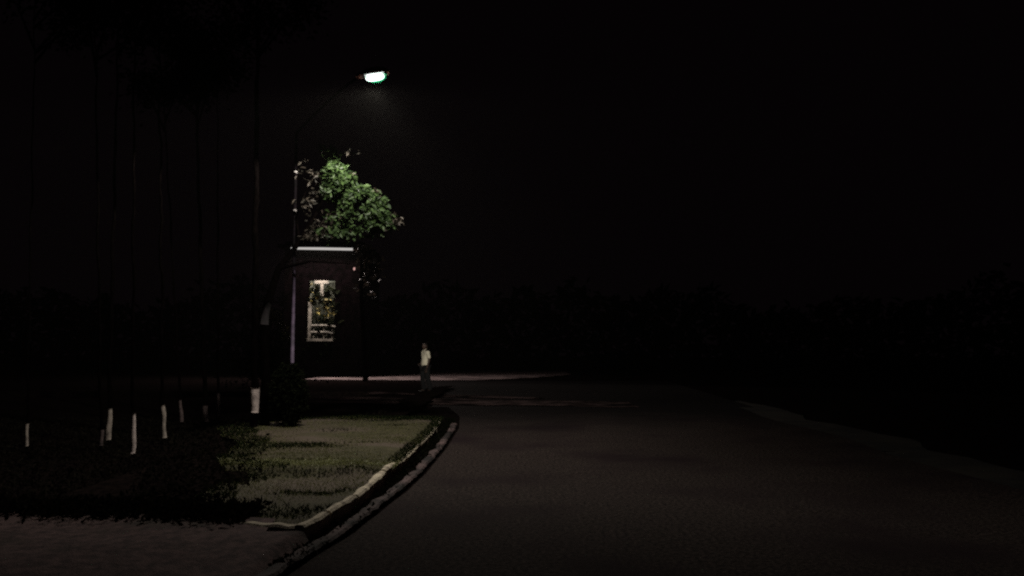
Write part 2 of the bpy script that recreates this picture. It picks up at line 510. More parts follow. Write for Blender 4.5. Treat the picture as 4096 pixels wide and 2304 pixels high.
# near-black ground cover, standing in for shade left of the lawn
pts = []
for k in range(34000):
    x = -13 + 10.2 * rnd.random(); y = 7.9 + 14 * rnd.random()
    if x > lawn_left(y) + rnd.gauss(0.15, 0.25): continue
    pts.append((x, y, max(bed_h(x, y), 0.13 if x > lawn_left(y) else -9) + 0.10 * rnd.random() * (0.6 + 0.8 * noise.noise((x, y, 0)))))
for k in range(9000):
    x = -2.3 - 7.5 * rnd.random() ** 1.3
    y = path_top(x) + rnd.gauss(0.12, 0.20)
    pts.append((x, y, 0.115 + 0.05 * rnd.random()))
tag(link_mesh("shade_ground_cover", leaves_mesh("shade_ground_cover", pts, 0.07, rnd, -0.4), leaf_mat("shade_dark_leaf", (0.014, 0.012, 0.009), (0.004, 0.003, 0.003))),
    "leafy ground cover coloured near black for the shade under the whitewashed trees", "ground cover", kind='stuff')

# far strips of pale concrete and the darkened road between them
def far_strip(name, y0, y1, x0, x1, skew, z, m):
    V, F = [], []
    n = 60
    for i in range(n + 1):
        x = x0 + (x1 - x0) * i / n
        w = 0.6 * noise.noise((x * 0.5, y0, 1)) + 0.3 * noise.noise((x * 2.1, y0, 1))
        c = skew(x)
        tp = 9.0 * max(0, (i / n - 0.45) / 0.55) ** 2 if name == 'far_road' else 0  # far road narrows to the right in place of its light fading
        for y in (y0 + c + w + tp, (y0 + y1) / 2 + c + tp * 0.6, y1 + c + 0.7 * noise.noise((x * 0.5, y1, 2))):
            V.append((x, y, z))
    for i in range(n):
        for q in range(2):
            k = i * 3 + q
            F.append((k, k + 3, k + 4, k + 1))
    me = bpy.data.meshes.new(name); me.from_pydata(V, [], F)
    return tag(link_mesh(name, me, m), kind='structure')
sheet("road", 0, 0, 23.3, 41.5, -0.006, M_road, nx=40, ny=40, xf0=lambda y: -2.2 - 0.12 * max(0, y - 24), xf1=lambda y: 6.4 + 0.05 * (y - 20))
far_strip("far_road", 41.5, 60, -10.5, 3.5, lambda x: 0.25 * max(0, -3 - x) * 0.8, 0.012, M_apron)
M_cross = mat("patchy_concrete", (0.08, 0.055, 0.055), (0.010, 0.008, 0.008), 0.9, 0.95, 0.4, 20, lo=0.42, hi=0.62, spec=0.0)
far_strip("crossing_path", 24.6, 27.2, -6.2, 3.4, lambda x: -0.30 * (x + 3.4), 0.016, M_cross)
far_strip("crossing_path", 28.6, 29.6, -5.0, 1, lambda x: -0.5 * (x + 3.4), 0.018, M_cross)

# ------------------------------------------------------------------ street lamp
TILT = Matrix.Rotation(R(-9.0), 3, 'Y')
PX, PY = -4.13, 16.1
lampE = empty("street_lamp", (PX, PY, 0.08), "lit street lamp on a tall thin dark pole leaning out over the lawn", "street lamp")
def LP(x, y, z): return (x - PX, y - PY, z - 0.08)
bm = bmesh.new()
tube(bm, [LP(PX, PY, 0.04), LP(PX, PY, 1.28)], 0.036, 14)
obj("pole_foot", bm, M_pole, lampE, True)
bm = bmesh.new()
tube(bm, [LP(PX, PY, 3.06), LP(PX, PY, 4.3), LP(PX, PY, 5.72)], [0.030, 0.028, 0.026], 14)
obj("pole", bm, M_pole, lampE, True)
bm = bmesh.new()
tube(bm, [LP(PX, PY, 1.28), LP(PX, PY, 2.2), LP(PX + 0.003, PY, 3.06)], [0.034, 0.032, 0.031], 14)
tag(obj("lit_stretch", bm, M_polegrey, lampE, True), "stretch of the pole coloured mauve grey as if lit")  # change of colour stands in for light on this part of the pole
for z in (5.52, 4.94, 4.20):  # small pale bands added for the glints on the pole
    bm = bmesh.new()
    tube(bm, [LP(PX, PY, z - 0.02), LP(PX, PY, z + 0.02)], 0.034, 14)
    box(bm, PX + 0.0 - PX, -0.045, z - 0.08, 0.022, 0.02, 0.02)
    obj("glint_band", bm, M_zinc, lampE)
bm = bmesh.new()
arm = [LP(PX, PY, 5.70)]
for k in range(1, 11):
    t = k / 10
    arm.append(LP(PX + (LAMP.x - 0.14 - PX) * t, PY + (LAMP.y - PY) * t, 5.70 + 0.36 * math.sin(t * PI / 2) - 0.02 * t))
tube(bm, arm, 0.021, 12)
obj("arm", bm, M_pole, lampE, True)
bm = bmesh.new()
box(bm, *LP(PX, PY, 0.10), 0.22, 0.22, 0.03)
obj("base_plate", bm, M_pole, lampE)
# head
H = LAMP
bm = bmesh.new()
secs = [(-0.30, 0.05, 0.05), (-0.22, 0.10, 0.08), (-0.10, 0.16, 0.11), (0.06, 0.17, 0.115), (0.18, 0.14, 0.09), (0.235, 0.06, 0.05)]
rows = []
for (x, wy, hz) in secs:
    row = []
    for k in range(14):
        a = PI * k / 13
        p = TILT @ Vector((x, wy * math.cos(a), 0.045 + hz * math.sin(a)))
        row.append(bm.verts.new(Vector(LP(*(H + p)))))
    rows.append(row)
for a, b in zip(rows[:-1], rows[1:]):
    for q in range(13): bm.faces.new((a[q], a[q + 1], b[q + 1], b[q]))
for r_ in rows: pass
bm.faces.new(rows[0]); bm.faces.new(list(reversed(rows[-1])))
head = obj("lamp_head", bm, M_housing, lampE, True)
bm = bmesh.new()
box(bm, 0, 0, 0, 0.33, 0.23, 0.012, bevel=0.004)
bmesh.ops.rotate(bm, cent=(0, 0, 0), matrix=TILT, verts=bm.verts)
bmesh.ops.translate(bm, vec=LP(*(H + TILT @ Vector((0, 0, 0.042)))), verts=bm.verts)
obj("reflector_rim", bm, M_zinc, head)
bm = bmesh.new()
ellipsoid(bm, (0, 0, 0), 0.150, 0.10, 0.05, 28, 16)
for v in bm.verts:   # squarer, oblong bowl
    s = 1
    v.co.z = max(v.co.z, -0.040) if v.co.z < 0 else min(v.co.z, 0.03)
    v.co.x = math.copysign(0.150 * (abs(v.co.x) / 0.150) ** 0.72, v.co.x)
bmesh.ops.rotate(bm, cent=(0, 0, 0), matrix=TILT, verts=bm.verts)
bmesh.ops.translate(bm, vec=LP(*(H + TILT @ Vector((0, 0, 0.0)))), verts=bm.verts)
obj("lens", bm, M_lens, head, True)
bm = bmesh.new()
ellipsoid(bm, (0.02, 0, -0.01), 0.175, 0.12, 0.105, 28, 16, zcut=0.01)
bmesh.ops.rotate(bm, cent=(0, 0, 0), matrix=TILT, verts=bm.verts)
bmesh.ops.translate(bm, vec=LP(*(H + TILT @ Vector((0, 0, 0.035)))), verts=bm.verts)
obj("flare_bowl", bm, M_flare, head, True)
# light of the lamp: a street luminaire throws more light outwards than straight down
ld = bpy.data.lights.new("street_lamp_light", 'SPOT')
ld.energy = 1150.0
ld.color = (1.0, 0.93, 0.80)
ld.spot_size = R(155.5)
ld.spot_blend = 0.03
ld.shadow_soft_size = 0.10
ld.use_nodes = True
nt = ld.node_tree
em = nt.nodes["Emission"]
tc = nt.nodes.new("ShaderNodeTexCoord")
sp = nt.nodes.new("ShaderNodeSeparateXYZ")
ab = nt.nodes.new("ShaderNodeMath"); ab.operation = 'ABSOLUTE'
mxm = nt.nodes.new("ShaderNodeMath"); mxm.operation = 'MAXIMUM'; mxm.inputs[1].default_value = 0.22
dv = nt.nodes.new("ShaderNodeMath"); dv.operation = 'DIVIDE'; dv.inputs[0].default_value = 1.0
nt.links.new(tc.outputs["Normal"], sp.inputs[0]); nt.links.new(sp.outputs[2], ab.inputs[0])
nt.links.new(ab.outputs[0], mxm.inputs[0]); nt.links.new(mxm.outputs[0], dv.inputs[1]); nt.links.new(dv.outputs[0], em.inputs[1])
# output shaped by hand: dimmed towards camera and far road side, boosted behind
def dir_gain(out, a, b, lo_, prev):
    mr = nt.nodes.new("ShaderNodeMapRange"); mr.interpolation_type = 'SMOOTHSTEP'
    mr.inputs["From Min"].default_value = a; mr.inputs["From Max"].default_value = b
    mr.inputs["To Min"].default_value = 1.0; mr.inputs["To Max"].default_value = lo_
    nt.links.new(out, mr.inputs["Value"])
    mu = nt.nodes.new("ShaderNodeMath"); mu.operation = 'MULTIPLY'
    nt.links.new(prev, mu.inputs[0]); nt.links.new(mr.outputs[0], mu.inputs[1])
    nt.links.new(mu.outputs[0], em.inputs[1])
    return mu.outputs[0]
neg = nt.nodes.new("ShaderNodeMath"); neg.operation = 'MULTIPLY'; neg.inputs[1].default_value = -SGN
nt.links.new(sp.outputs[1], neg.inputs[0])
pos = nt.nodes.new("ShaderNodeMath"); pos.operation = 'MULTIPLY'; pos.inputs[1].default_value = SGN
nt.links.new(sp.outputs[0], pos.inputs[0])
q1 = dir_gain(neg.outputs[0], 0.50, 0.86, 0.22, dv.outputs[0])
q2 = dir_gain(pos.outputs[0], 0.45, 0.90, 0.22, q1)
fw = nt.nodes.new("ShaderNodeMath"); fw.operation = 'MULTIPLY'; fw.inputs[1].default_value = SGN
nt.links.new(sp.outputs[1], fw.inputs[0])
q3 = dir_gain(fw.outputs[0], 0.80, 0.96, 2.0, q2)
lo = bpy.data.objects.new("lamp_light", ld)
lo.location = LP(*(H + Vector((0, 0, -0.20))))
lo.parent = lampE
COL.objects.link(lo)

# ------------------------------------------------------------------ whitewashed trees
def slim_tree(x, y, z0, r, lean, zb, zt, h, label, seed, pale=None, dim=False, wob=0.02, double=False):
    """thin trunk with a whitewashed band between zb and zt, crown high above the lamp's light"""
    rn = random.Random(seed)
    t = empty("slim_tree", (x, y, z0), label, "tree", "slim whitewashed trees in the shade left of the lawn")
    def P(z):
        return (lean * z + wob * math.sin(z * 5 + seed) + wob * 0.5 * math.sin(z * 13 + seed * 2), 0.02 * math.sin(z * 3), z)
    def seg(za, zc, dr, m, nm, n):
        bm = bmesh.new()
        ps = [P(za + (zc - za) * k / n) for k in range(n + 1)]
        rs = [(r + dr) * (1.08 - 0.06 * min(p[2], 3)) * (1 + 0.12 * math.sin(p[2] * 9 + seed * 3)) * (1 if p[2] < 3 else max(0.35, 1 - (p[2] - 3) * 0.1)) for p in ps]
        tube(bm, ps, rs, 12, True, 0.035)
        return obj(nm, bm, m, t, True)
    trunk = seg(-0.05, h, 0, M_bark, "trunk", 46)
    band = seg(zb, zt, 0.009, pale or M_white, "whitewash_band", 16)
    # limbs
    cen = []
    bm = bmesh.new()
    top = Vector(P(h))
    for k in range(9):
        a = rn.random() * 2 * PI
        st = Vector(P(h - 1.6 + 1.5 * rn.random()))
        en = st + Vector((math.cos(a), math.sin(a), 0.6 + 0.7 * rn.random())) * (0.7 + 0.8 * rn.random())
        mid = (st + en) / 2 + Vector((0, 0, 0.12))
        tube(bm, [st, mid, en], [0.025, 0.016, 0.007], 6)
        for q in range(230):
            cen.append(mid.lerp(en, rn.random() * 1.25) + Vector((rn.gauss(0, 0.22), rn.gauss(0, 0.22), rn.gauss(0, 0.18))))
    obj("limb", bm, M_bark, trunk)
    link_mesh("crown", leaves_mesh("crown", cen, 0.13, rn), M_leafdark, t)
    return t
# (pixel column, base row, band rows, width px) measured on the photograph, turned to metres
def ground_at(px, py, z=0.2):
    dx = (px - 2048) / 3413.33; dz = -(py - 1152) / 3413.33
    c, s = math.cos(R(4)), math.sin(R(4))
    y = c - dz * s; zz = s + dz * c
    k = (z - 1.6) / zz
    return dx * k, y * k
def zrow(py, Y):
    dz = -(py - 1152) / 3413.33
    c, s = math.cos(R(4)), math.sin(R(4))
    return 1.6 + Y * (s + dz * c) / (c - dz * s)
M_white2 = mat("darker_whitewash", (0.085, 0.06, 0.06), (0.012, 0.01, 0.01), 9, 0.9, 0.5, 60, lo=0.35, hi=0.6)  # darker whitewash tone for some of the bands
M_white3 = mat("greyer_whitewash", (0.30, 0.255, 0.225), (0.06, 0.05, 0.045), 7, 0.9, 0.5, 60, lo=0.3, hi=0.6)  # middle whitewash tone between the other two
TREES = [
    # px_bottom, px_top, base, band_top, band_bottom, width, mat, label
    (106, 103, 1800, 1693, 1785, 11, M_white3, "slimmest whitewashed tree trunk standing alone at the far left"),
    (434, 432, 1776, 1634, 1760, 18, M_white3, "whitewashed trunk with a darker foot beside a dimmer trunk"),
    (405, 400, 1812, 1718, 1782, 14, M_white2, "dim brownish trunk almost touching the greyish white trunk on its right"),
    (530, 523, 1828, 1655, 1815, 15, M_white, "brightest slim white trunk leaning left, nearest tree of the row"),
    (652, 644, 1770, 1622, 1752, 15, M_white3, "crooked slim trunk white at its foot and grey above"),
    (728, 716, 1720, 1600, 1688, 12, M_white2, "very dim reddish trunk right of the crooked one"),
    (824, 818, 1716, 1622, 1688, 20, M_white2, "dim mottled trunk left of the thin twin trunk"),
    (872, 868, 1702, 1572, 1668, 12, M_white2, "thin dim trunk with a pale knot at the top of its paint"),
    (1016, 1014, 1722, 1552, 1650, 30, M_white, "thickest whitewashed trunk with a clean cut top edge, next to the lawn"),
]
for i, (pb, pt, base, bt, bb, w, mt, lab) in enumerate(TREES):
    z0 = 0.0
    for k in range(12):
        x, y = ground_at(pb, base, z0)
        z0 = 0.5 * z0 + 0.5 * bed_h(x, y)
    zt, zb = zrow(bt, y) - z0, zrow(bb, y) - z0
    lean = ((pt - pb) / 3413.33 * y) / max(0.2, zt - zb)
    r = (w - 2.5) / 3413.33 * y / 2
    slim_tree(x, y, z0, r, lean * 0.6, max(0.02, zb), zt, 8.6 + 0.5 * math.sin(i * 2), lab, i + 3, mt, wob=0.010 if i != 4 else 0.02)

# ------------------------------------------------------------------ lamplit tree behind the lamp
TX, TY = -4.6, 16.0
K = 0.833
tree = empty("leafy_tree", (TX, TY, 0.08), "green tree whose leaves catch the street lamp, above the roof of the far house", "tree")
rn = random.Random(21)
bm = bmesh.new()
tk = [(0, 0, -0.05), (0.03, 0, 1.0), (-0.04, 0, 2.0), (0.03, 0, 2.9), (0.25, 0.0, 3.6), (0.7, 0, 4.2), (1.1, 0, 4.9), (1.25, 0, 5.6)]
tk = [(a * K, b * K, c * K) for a, b, c in tk]
tube(bm, tk, [0.10, 0.09, 0.08, 0.07, 0.058, 0.045, 0.03, 0.016], 12, True, 0.05)
trunk = obj("trunk", bm, M_bark, tree, True)
bm = bmesh.new()
tube(bm, [(-0.026, -0.008, 1.95), (-0.008, -0.008, 2.15), (0.022, -0.008, 2.38)], [0.083, 0.078, 0.074], 12, True, 0.06)
tag(obj("bark_patch", bm, mat("paler_bark", (0.010, 0.007, 0.009), (0.003, 0.0025, 0.003), 12, 0.95, 0.8, 40, stretch=(1, 1, 0.4)), trunk, True), "paler stretch of bark")  # short paler stretch part way up the trunk
bm = bmesh.new()
for (a, b, c) in (((0.7, 0, 4.2), (1.6, -0.1, 4.3), (2.75, -0.1, 3.95)), ((1.1, 0, 4.9), (1.7, 0, 4.9), (2.3, 0.1, 4.55)),
                  ((0.25, 0, 3.6), (1.0, -0.2, 3.75), (1.9, -0.2, 3.7)), ((0.7, 0, 4.2), (0.6, 0.1, 4.8), (0.85, 0.1, 5.5)), ((1.1, 0, 4.9), (1.3, -0.2, 5.2), (1.2, -0.3, 5.7))):
    tube(bm, [tuple(k_ * K for k_ in q_) for q_ in (a, b, c)], [0.03, 0.018, 0.007], 7)
obj("limb", bm, M_bark, trunk)
# crown lobes: pixel spot on the photograph, half widths (px), leaf count, kind
cg, cb = [], []  # lobes trace the lamp's light cone, browner ones paint its fading rim
def lobe(px, py, rx, ry, n, dst, Y=TY, ry_=0.40):
    dx = (px - 2048) / 3413.33
    z = zrow(py, Y); kx = Y / (math.cos(R(4)) + (py - 1152) / 3413.33 * math.sin(R(4)))
    cx = dx * kx
    for q in range(int(n * 1.7)):
        while True:
            a, b, c = rn.uniform(-1, 1), rn.uniform(-1, 1), rn.uniform(-1, 1)
            if a * a + b * b + c * c < 1: break
        p = Vector((cx + a * rx / 3413.33 * Y, Y + b * ry_, z + c * ry / 3413.33 * Y))
        v = noise.noise((p.x * 2.6, p.y * 2.6, p.z * 3.4))
        if v < 0.02 + 0.2 * (rn.random() - 0.5): continue
        dst.append(p - Vector((TX, TY, 0.08)))
for a in ((1325, 625, 38, 35, 150), (1340, 690, 52, 60, 330), (1390, 760, 80, 62, 620), (1430, 800, 90, 58, 680),
          (1470, 840, 70, 60, 520), (1390, 850, 100, 60, 480), (1340, 780, 55, 60, 230), (1515, 800, 40, 26, 80),
          (1510, 890, 40, 60, 190), (1430, 920, 100, 40, 260), (1330, 935, 70, 30, 90), (1550, 880, 30, 40, 60)):
    lobe(*a, cg)
for a in ((1235, 700, 45, 70, 70), (1265, 830, 60, 80, 130), (1300, 600, 40, 20, 25), (1280, 935, 60, 30, 100), (1235, 952, 25, 12, 30),
          (1420, 612, 40, 8, 16), (1435, 700, 30, 14, 26), (1585, 875, 20, 25, 40), (1515, 770, 18, 8, 12), (1195, 760, 26, 100, 34), (1565, 925, 25, 22, 24),
          (1350, 880, 70, 60, 90)):
    lobe(*a, cb)
lobe(1142, 1137, 7, 10, 30, cg, ry_=0.08)
link_mesh("crown", leaves_mesh("crown", cg, 0.115, rn, 0.3, 0.5), M_leaf, tree)
tag(link_mesh("fading_foliage", leaves_mesh("fading_foliage", cb, 0.10, rn, 0.3, 0.45), M_leafbrown, tree), "brownish leaves round the rim of the crown, coloured for the fading lamplight")

# dark tree right of the far house: leaves barely catch the light
t2 = empty("garden_tree", (-7.2, 41.0, 0.0), "dim brownish tree beside the right end of the far house", "tree")
bm = bmesh.new()
tube(bm, [(0.2, 0, 0), (0.1, 0, 2), (-0.05, 0, 4), (-0.1, 0, 6.4)], [0.14, 0.12, 0.09, 0.03], 10, True, 0.05)
tr2 = obj("trunk", bm, M_bark, t2, True)
bm = bmesh.new()
for (a, c) in (((0, 0, 3.6), (-0.2, -0.2, 5.0)), ((-0.05, 0, 4.2), (0.1, -0.2, 6.2)), ((0, 0, 4.6), (0.9, 0.2, 6.0))):
    tube(bm, [a, ((a[0] + c[0]) / 2, (a[1] + c[1]) / 2, (a[2] + c[2]) / 2 + 0.1), c], [0.05, 0.035, 0.01], 7)
obj("limb", bm, M_bark, tr2)
cen = []
for (cx, cz, rx, rz, n) in ((0.12, 6.2, 0.4, 0.35, 110), (0.35, 5.45, 0.55, 0.55, 170), (0.1, 4.4, 0.5, 0.5, 30)):
    for q in range(n):
        cen.append((cx + rn.gauss(0, rx / 2), rn.gauss(0, 0.25), cz + rn.gauss(0, rz / 2)))
link_mesh("crown", leaves_mesh("crown", cen, 0.26, rn, 0.3, 0.7), M_leafbrown, t2)

# clipped shrub left of the house with the yellow light put into its upper leaf colour
sh = empty("bush", (-7.35, 25.5, 0.1), "low yellowish bush half seen behind the thick white trunk and the lamp pole", "bush")
bm = bmesh.new()
cen = []
for k in range(9):
    a = rn.random() * 6.28
    e = (math.cos(a) * 0.35 + 0.1, math.sin(a) * 0.3, 2.2 + 0.5 * rn.random())
    tube(bm, [(0.02 * k - 0.08, 0, 0), (e[0] * 0.5, e[1] * 0.5, 1.0), e], [0.022, 0.016, 0.008], 6)
obj("stem", bm, M_bark, sh)
for q in range(420):
    t = rn.random()
    cen.append((-0.35 + 1.1 * t + rn.gauss(0, 0.07), rn.gauss(0, 0.15), 2.52 - 0.75 * t * t * t + rn.gauss(0, 0.07)))
link_mesh("foliage", leaves_mesh("foliage", cen, 0.08, rn), leaf_mat("lit_yellow_leaf", (0.045, 0.038, 0.012), (0.012, 0.010, 0.008)), sh)
cen = []
for q in range(1500):
    cen.append((rn.gauss(0, 0.6), rn.gauss(0, 0.3), 0.3 + 1.7 * rn.random()))
link_mesh("foliage", leaves_mesh("foliage", cen, 0.11, rn), M_leafdark, sh)

# dense dark shrub that swallows the foot of the lamp pole
ds = empty("shrub", (-4.10, 15.75, 0.09), "dense black shrub hiding the foot of the lamp pole", "shrub")
bm = bmesh.new()
for k in range(12):
    a = k * 0.53
    e = (math.cos(a) * 0.28, math.sin(a) * 0.22, 0.75 + 0.3 * rn.random())
    tube(bm, [(math.cos(a) * 0.03, math.sin(a) * 0.03, -0.03), (e[0] * 0.6, e[1] * 0.6, 0.4), e], [0.012, 0.009, 0.004], 6)
obj("stem", bm, M_bark, ds)
cen = []
while len(cen) < 3600:
    a, b, c = rn.uniform(-1, 1), rn.uniform(-1, 1), rn.uniform(-1, 1)
    if a * a + b * b + c * c < 1:
        cen.append((a * 0.36, b * 0.28, 0.64 + c * 0.62))
link_mesh("foliage", leaves_mesh("foliage", cen, 0.075, rn), M_leafdark, ds)

# ------------------------------------------------------------------ far house
HX, HY = -10.0, 46.0
house = empty("house", (HX, HY, 0), "dark two storey house with one lit opening under a flat roof", "house")
def hb(bm, x0, x1, y0, y1, z0, z1):
    box(bm, (x0 + x1) / 2 - HX, (y0 + y1) / 2 - HY, (z0 + z1) / 2, x1 - x0, y1 - y0, z1 - z0)
WX0, WX1, WZ0, WZ1 = -10.96, -9.56, 1.97, 5.22
bm = bmesh.new()
hb(bm, -12.3, WX0, 46.0, 46.2, 0, 6.9)
hb(bm, WX1, -8.1, 46.0, 46.2, 0, 6.9)
hb(bm, WX0, WX1, 46.0, 46.2, 0, WZ0)
hb(bm, WX0, WX1, 46.0, 46.2, WZ1, 6.9)
hb(bm, -12.3, -12.1, 46.2, 52, 0, 6.9)
hb(bm, -8.3, -8.1, 46.2, 52, 0, 6.9)
hb(bm, -12.1, -8.3, 51.8, 52, 0, 6.9)
obj("wall", bm, M_wall, house)
bm = bmesh.new()
hb(bm, -12.4, -7.9, 44.85, 52.3, 6.9, 7.06)
roof = obj("roof", bm, M_slab, house)
bm = bmesh.new()
hb(bm, -12.3, -8.1, 46.02, 46.16, 7.06, 7.35)
hb(bm, -8.26, -8.1, 46.16, 52, 7.06, 7.35)
obj("parapet", bm, M_slab, roof)
# lit opening: recess with cream walls
bm = bmesh.new()
hb(bm, WX0 - 0.12, WX0, 46.2, 47.9, WZ0, WZ1)          # left reveal
hb(bm, WX1, WX1 + 0.12, 46.2, 47.9, WZ0, WZ1)
hb(bm, WX0 - 0.12, WX1 + 0.12, 47.9, 48.02, WZ0 - 0.1, WZ1 + 0.1)
hb(bm, WX0 - 0.12, WX1 + 0.12, 46.2, 47.9, WZ0 - 0.1, WZ0)
hb(bm, WX0 - 0.12, WX1 + 0.12, 46.2, 47.9, WZ1, WZ1 + 0.1)
recess = obj("window", bm, M_cream, house)
bm = bmesh.new()
hb(bm, WX0 - 0.02, WX0 + 0.16, 45.93, 46.0, WZ0, 4.05)
hb(bm, WX0 + 0.3, WX1 - 0.35, 45.93, 46.0, WZ1 - 0.17, WZ1)
hb(bm, WX0 + 0.62, WX0 + 0.78, 45.94, 45.995, WZ1 - 0.85, WZ1 - 0.17)
obj("frame", bm, M_creamtrim, recess)
bm = bmesh.new()
hb(bm, WX0 - 0.05, WX1 - 0.06, 45.80, 45.93, WZ0 - 0.02, WZ0 + 0.12)
obj("sill", bm, M_creamtrim, recess)
bm = bmesh.new()
for z, x1 in ((2.78, WX1 + 0.08), (2.42, WX1 - 0.06)):
    tube(bm, [(WX0 + 0.16 - HX, 45.90 - HY, z), (x1 - 0.3 - HX, 45.90 - HY, z), (x1 - HX, 45.90 - HY, z - 0.08)], 0.065, 8)
for x in (WX0 + 0.3, WX0 + 0.85, WX1 - 0.1):
    tube(bm, [(x - HX, 45.90 - HY, WZ0 + 0.1), (x - HX, 45.90 - HY, 2.78)], 0.03, 8)
obj("railing", bm, M_creamtrim, recess)
# pots on the sill, climbing plant over the opening
for (px_, s, lab) in ((WX0 + 0.55, 0.15, "left terracotta pot with a leafy plant inside the lit opening"), (WX0 + 1.05, 0.13, "right terracotta pot with a taller plant inside the lit opening")):
    p = empty("potted_plant", (px_, 46.45, WZ0), lab, "potted plant", "potted plants in the lit opening")
    bm = bmesh.new()
    tube(bm, [(0, 0, 0), (0, 0, 0.26), (0, 0, 0.27), (0, 0, 0.32)], [s * 0.7, s, s * 1.12, s * 1.12], 14)
    obj("pot", bm, M_terra, p)
    bm = bmesh.new(); cen = []
    for k in range(7):
        a = k * 0.9
        e = Vector((math.cos(a) * 0.25, math.sin(a) * 0.2, 0.9 + 0.5 * rn.random()))
        tube(bm, [(0, 0, 0.3), e * 0.5 + Vector((0, 0, 0.15)), e], [0.012, 0.01, 0.004], 5)
        for q in range(12): cen.append(e * (0.45 + 0.65 * rn.random()) + Vector((rn.gauss(0, 0.1), rn.gauss(0, 0.1), rn.gauss(0, 0.1))))
    obj("stem", bm, M_bark, p)
    link_mesh("foliage", leaves_mesh("foliage", cen, 0.20, rn), M_leaf, p)
cl = empty("climbing_plant", (WX0 + 0.7, 46.14, 0), "dark climbing plant growing ragged across the lit opening above its railing", "climbing plant")
bm = bmesh.new()
for k in range(6):
    x = -0.55 + 0.21 * k
    tube(bm, [(x, 0, WZ0), (x + 0.05, 0.03, 2.9), (x - 0.06, 0.02, 3.9), (x + 0.06, 0.04, 5.1)], [0.03, 0.02, 0.015, 0.008], 6)
obj("stem", bm, M_bark, cl)
cen = []
def clump(x, z, rx, rz, n, dst, y=0.0):
    for q in range(n):
        dst.append((x + rn.gauss(0, rx / 2), y + rn.gauss(0, 0.04), z + rn.gauss(0, rz / 2)))
for c in ((-0.45, 4.75, 0.22, 0.30, 26), (0.0, 4.55, 0.16, 0.22, 18), (0.34, 4.7, 0.24, 0.34, 34), (0.62, 4.35, 0.16, 0.5, 26), (-0.2, 4.05, 0.40, 0.12, 30),
          (0.40, 4.02, 0.34, 0.14, 26), (0.0, 3.35, 0.22, 0.26, 12), (0.60, 3.0, 0.22, 0.22, 26), (0.2, 2.98, 0.14, 0.14, 10), (-0.25, 2.62, 0.34, 0.08, 24),
          (0.25, 2.60, 0.34, 0.08, 22), (0.15, 2.22, 0.34, 0.08, 18), (0.74, 3.6, 0.12, 1.4, 50), (-0.50, 4.4, 0.12, 0.4, 12)):
    clump(*c, cen)
link_mesh("foliage", leaves_mesh("foliage", cen[::2], 0.36, rn, 0.3, 0.8), M_leafdark, cl)
cen = []
for c in ((-0.40, 4.45, 0.2, 0.16, 9), (0.15, 4.3, 0.4, 0.14, 12), (0.45, 3.6, 0.25, 0.3, 10), (-0.1, 3.55, 0.2, 0.25, 10), (0.1, 3.2, 0.4, 0.2, 8), (-0.5, 4.15, 0.1, 0.1, 4), (-0.45, 4.9, 0.2, 0.3, 4)):
    clump(*c, cen, -0.1)
tag(link_mesh("lit_foliage", leaves_mesh("lit_foliage", cen, 0.28, rn, 0.3, 0.6), M_leafpale, cl), "leaves coloured paler as if catching the tube light")  # paler leaf colour stands in for tube light on the plant
# room lamp behind the opening
rl = empty("ceiling_lamp", (WX0 + 0.7, 46.75, WZ1 - 0.02), "small round ceiling lamp glowing inside the lit opening", "lamp")
bm = bmesh.new(); tube(bm, [(0, 0, 0), (0, 0, -0.04)], [0.13, 0.13], 18); obj("rose", bm, M_creamtrim, rl)
bm = bmesh.new(); ellipsoid(bm, (0, 0, -0.04), 0.11, 0.11, 0.07, 18, 10, zcut=0.01); obj("globe", bm, emit("globe_glow", (1.0, 0.85, 0.62), 0.5), rl, True)
pd = bpy.data.lights.new("room_light", 'POINT'); pd.energy = 26.0; pd.color = (1.0, 0.95, 0.84); pd.shadow_soft_size = 0.2
po = bpy.data.objects.new("room_light", pd); po.location = (0, 0, -0.24); po.parent = rl; COL.objects.link(po)

# tube light under the eave
tl = empty("tube_light", (-10.05, 44.95, 6.83), "long white fluorescent tube light under the roof edge of the far house", "tube light")
x0, x1 = -11.72, -8.42
bm = bmesh.new()
box(bm, 0, 0.06, 0.10, x1 - x0 + 0.1, 0.07, 0.10, bevel=0.01)
obj("batten", bm, M_slab, tl)
bm = bmesh.new()
tube(bm, [(x0 + 10.05 + 0.02, 0, 0.03), (x1 + 10.05 - 0.02, 0, -0.03)], 0.068, 14)
obj("tube", bm, M_tube, tl, True)
for sgn in (-1, 1):
    bm = bmesh.new()
    box(bm, sgn * (x1 - x0) / 2, 0.01, -0.03 * sgn, 0.05, 0.10, 0.15, bevel=0.008)
    obj("end_cap", bm, M_slab, tl)
ad = bpy.data.lights.new("tube_glow_light", 'AREA'); ad.shape = 'RECTANGLE'; ad.size = 3.2; ad.size_y = 0.1; ad.energy = 900.0; ad.color = (1.0, 0.84, 0.78)
ao = bpy.data.objects.new("tube_glow_light", ad); ao.location = (0, -0.10, -0.05); ao.rotation_euler = (R(-14), 0, 0); ao.parent = tl; COL.objects.link(ao)

# pinkish pilot lamp on the wall
pl_ = empty("pilot_lamp", (-8.52, 45.99, zrow(1076, 46)), "tiny pinkish pilot lamp on the wall below the tube light", "lamp")
bm = bmesh.new(); tube(bm, [(0, 0, 0), (0, -0.05, 0)], [0.09, 0.09], 14); obj("holder", bm, M_slab, pl_)
bm = bmesh.new(); ellipsoid(bm, (0, -0.09, 0), 0.055, 0.05, 0.085, 14, 10); obj("bulb", bm, M_red, pl_, True)

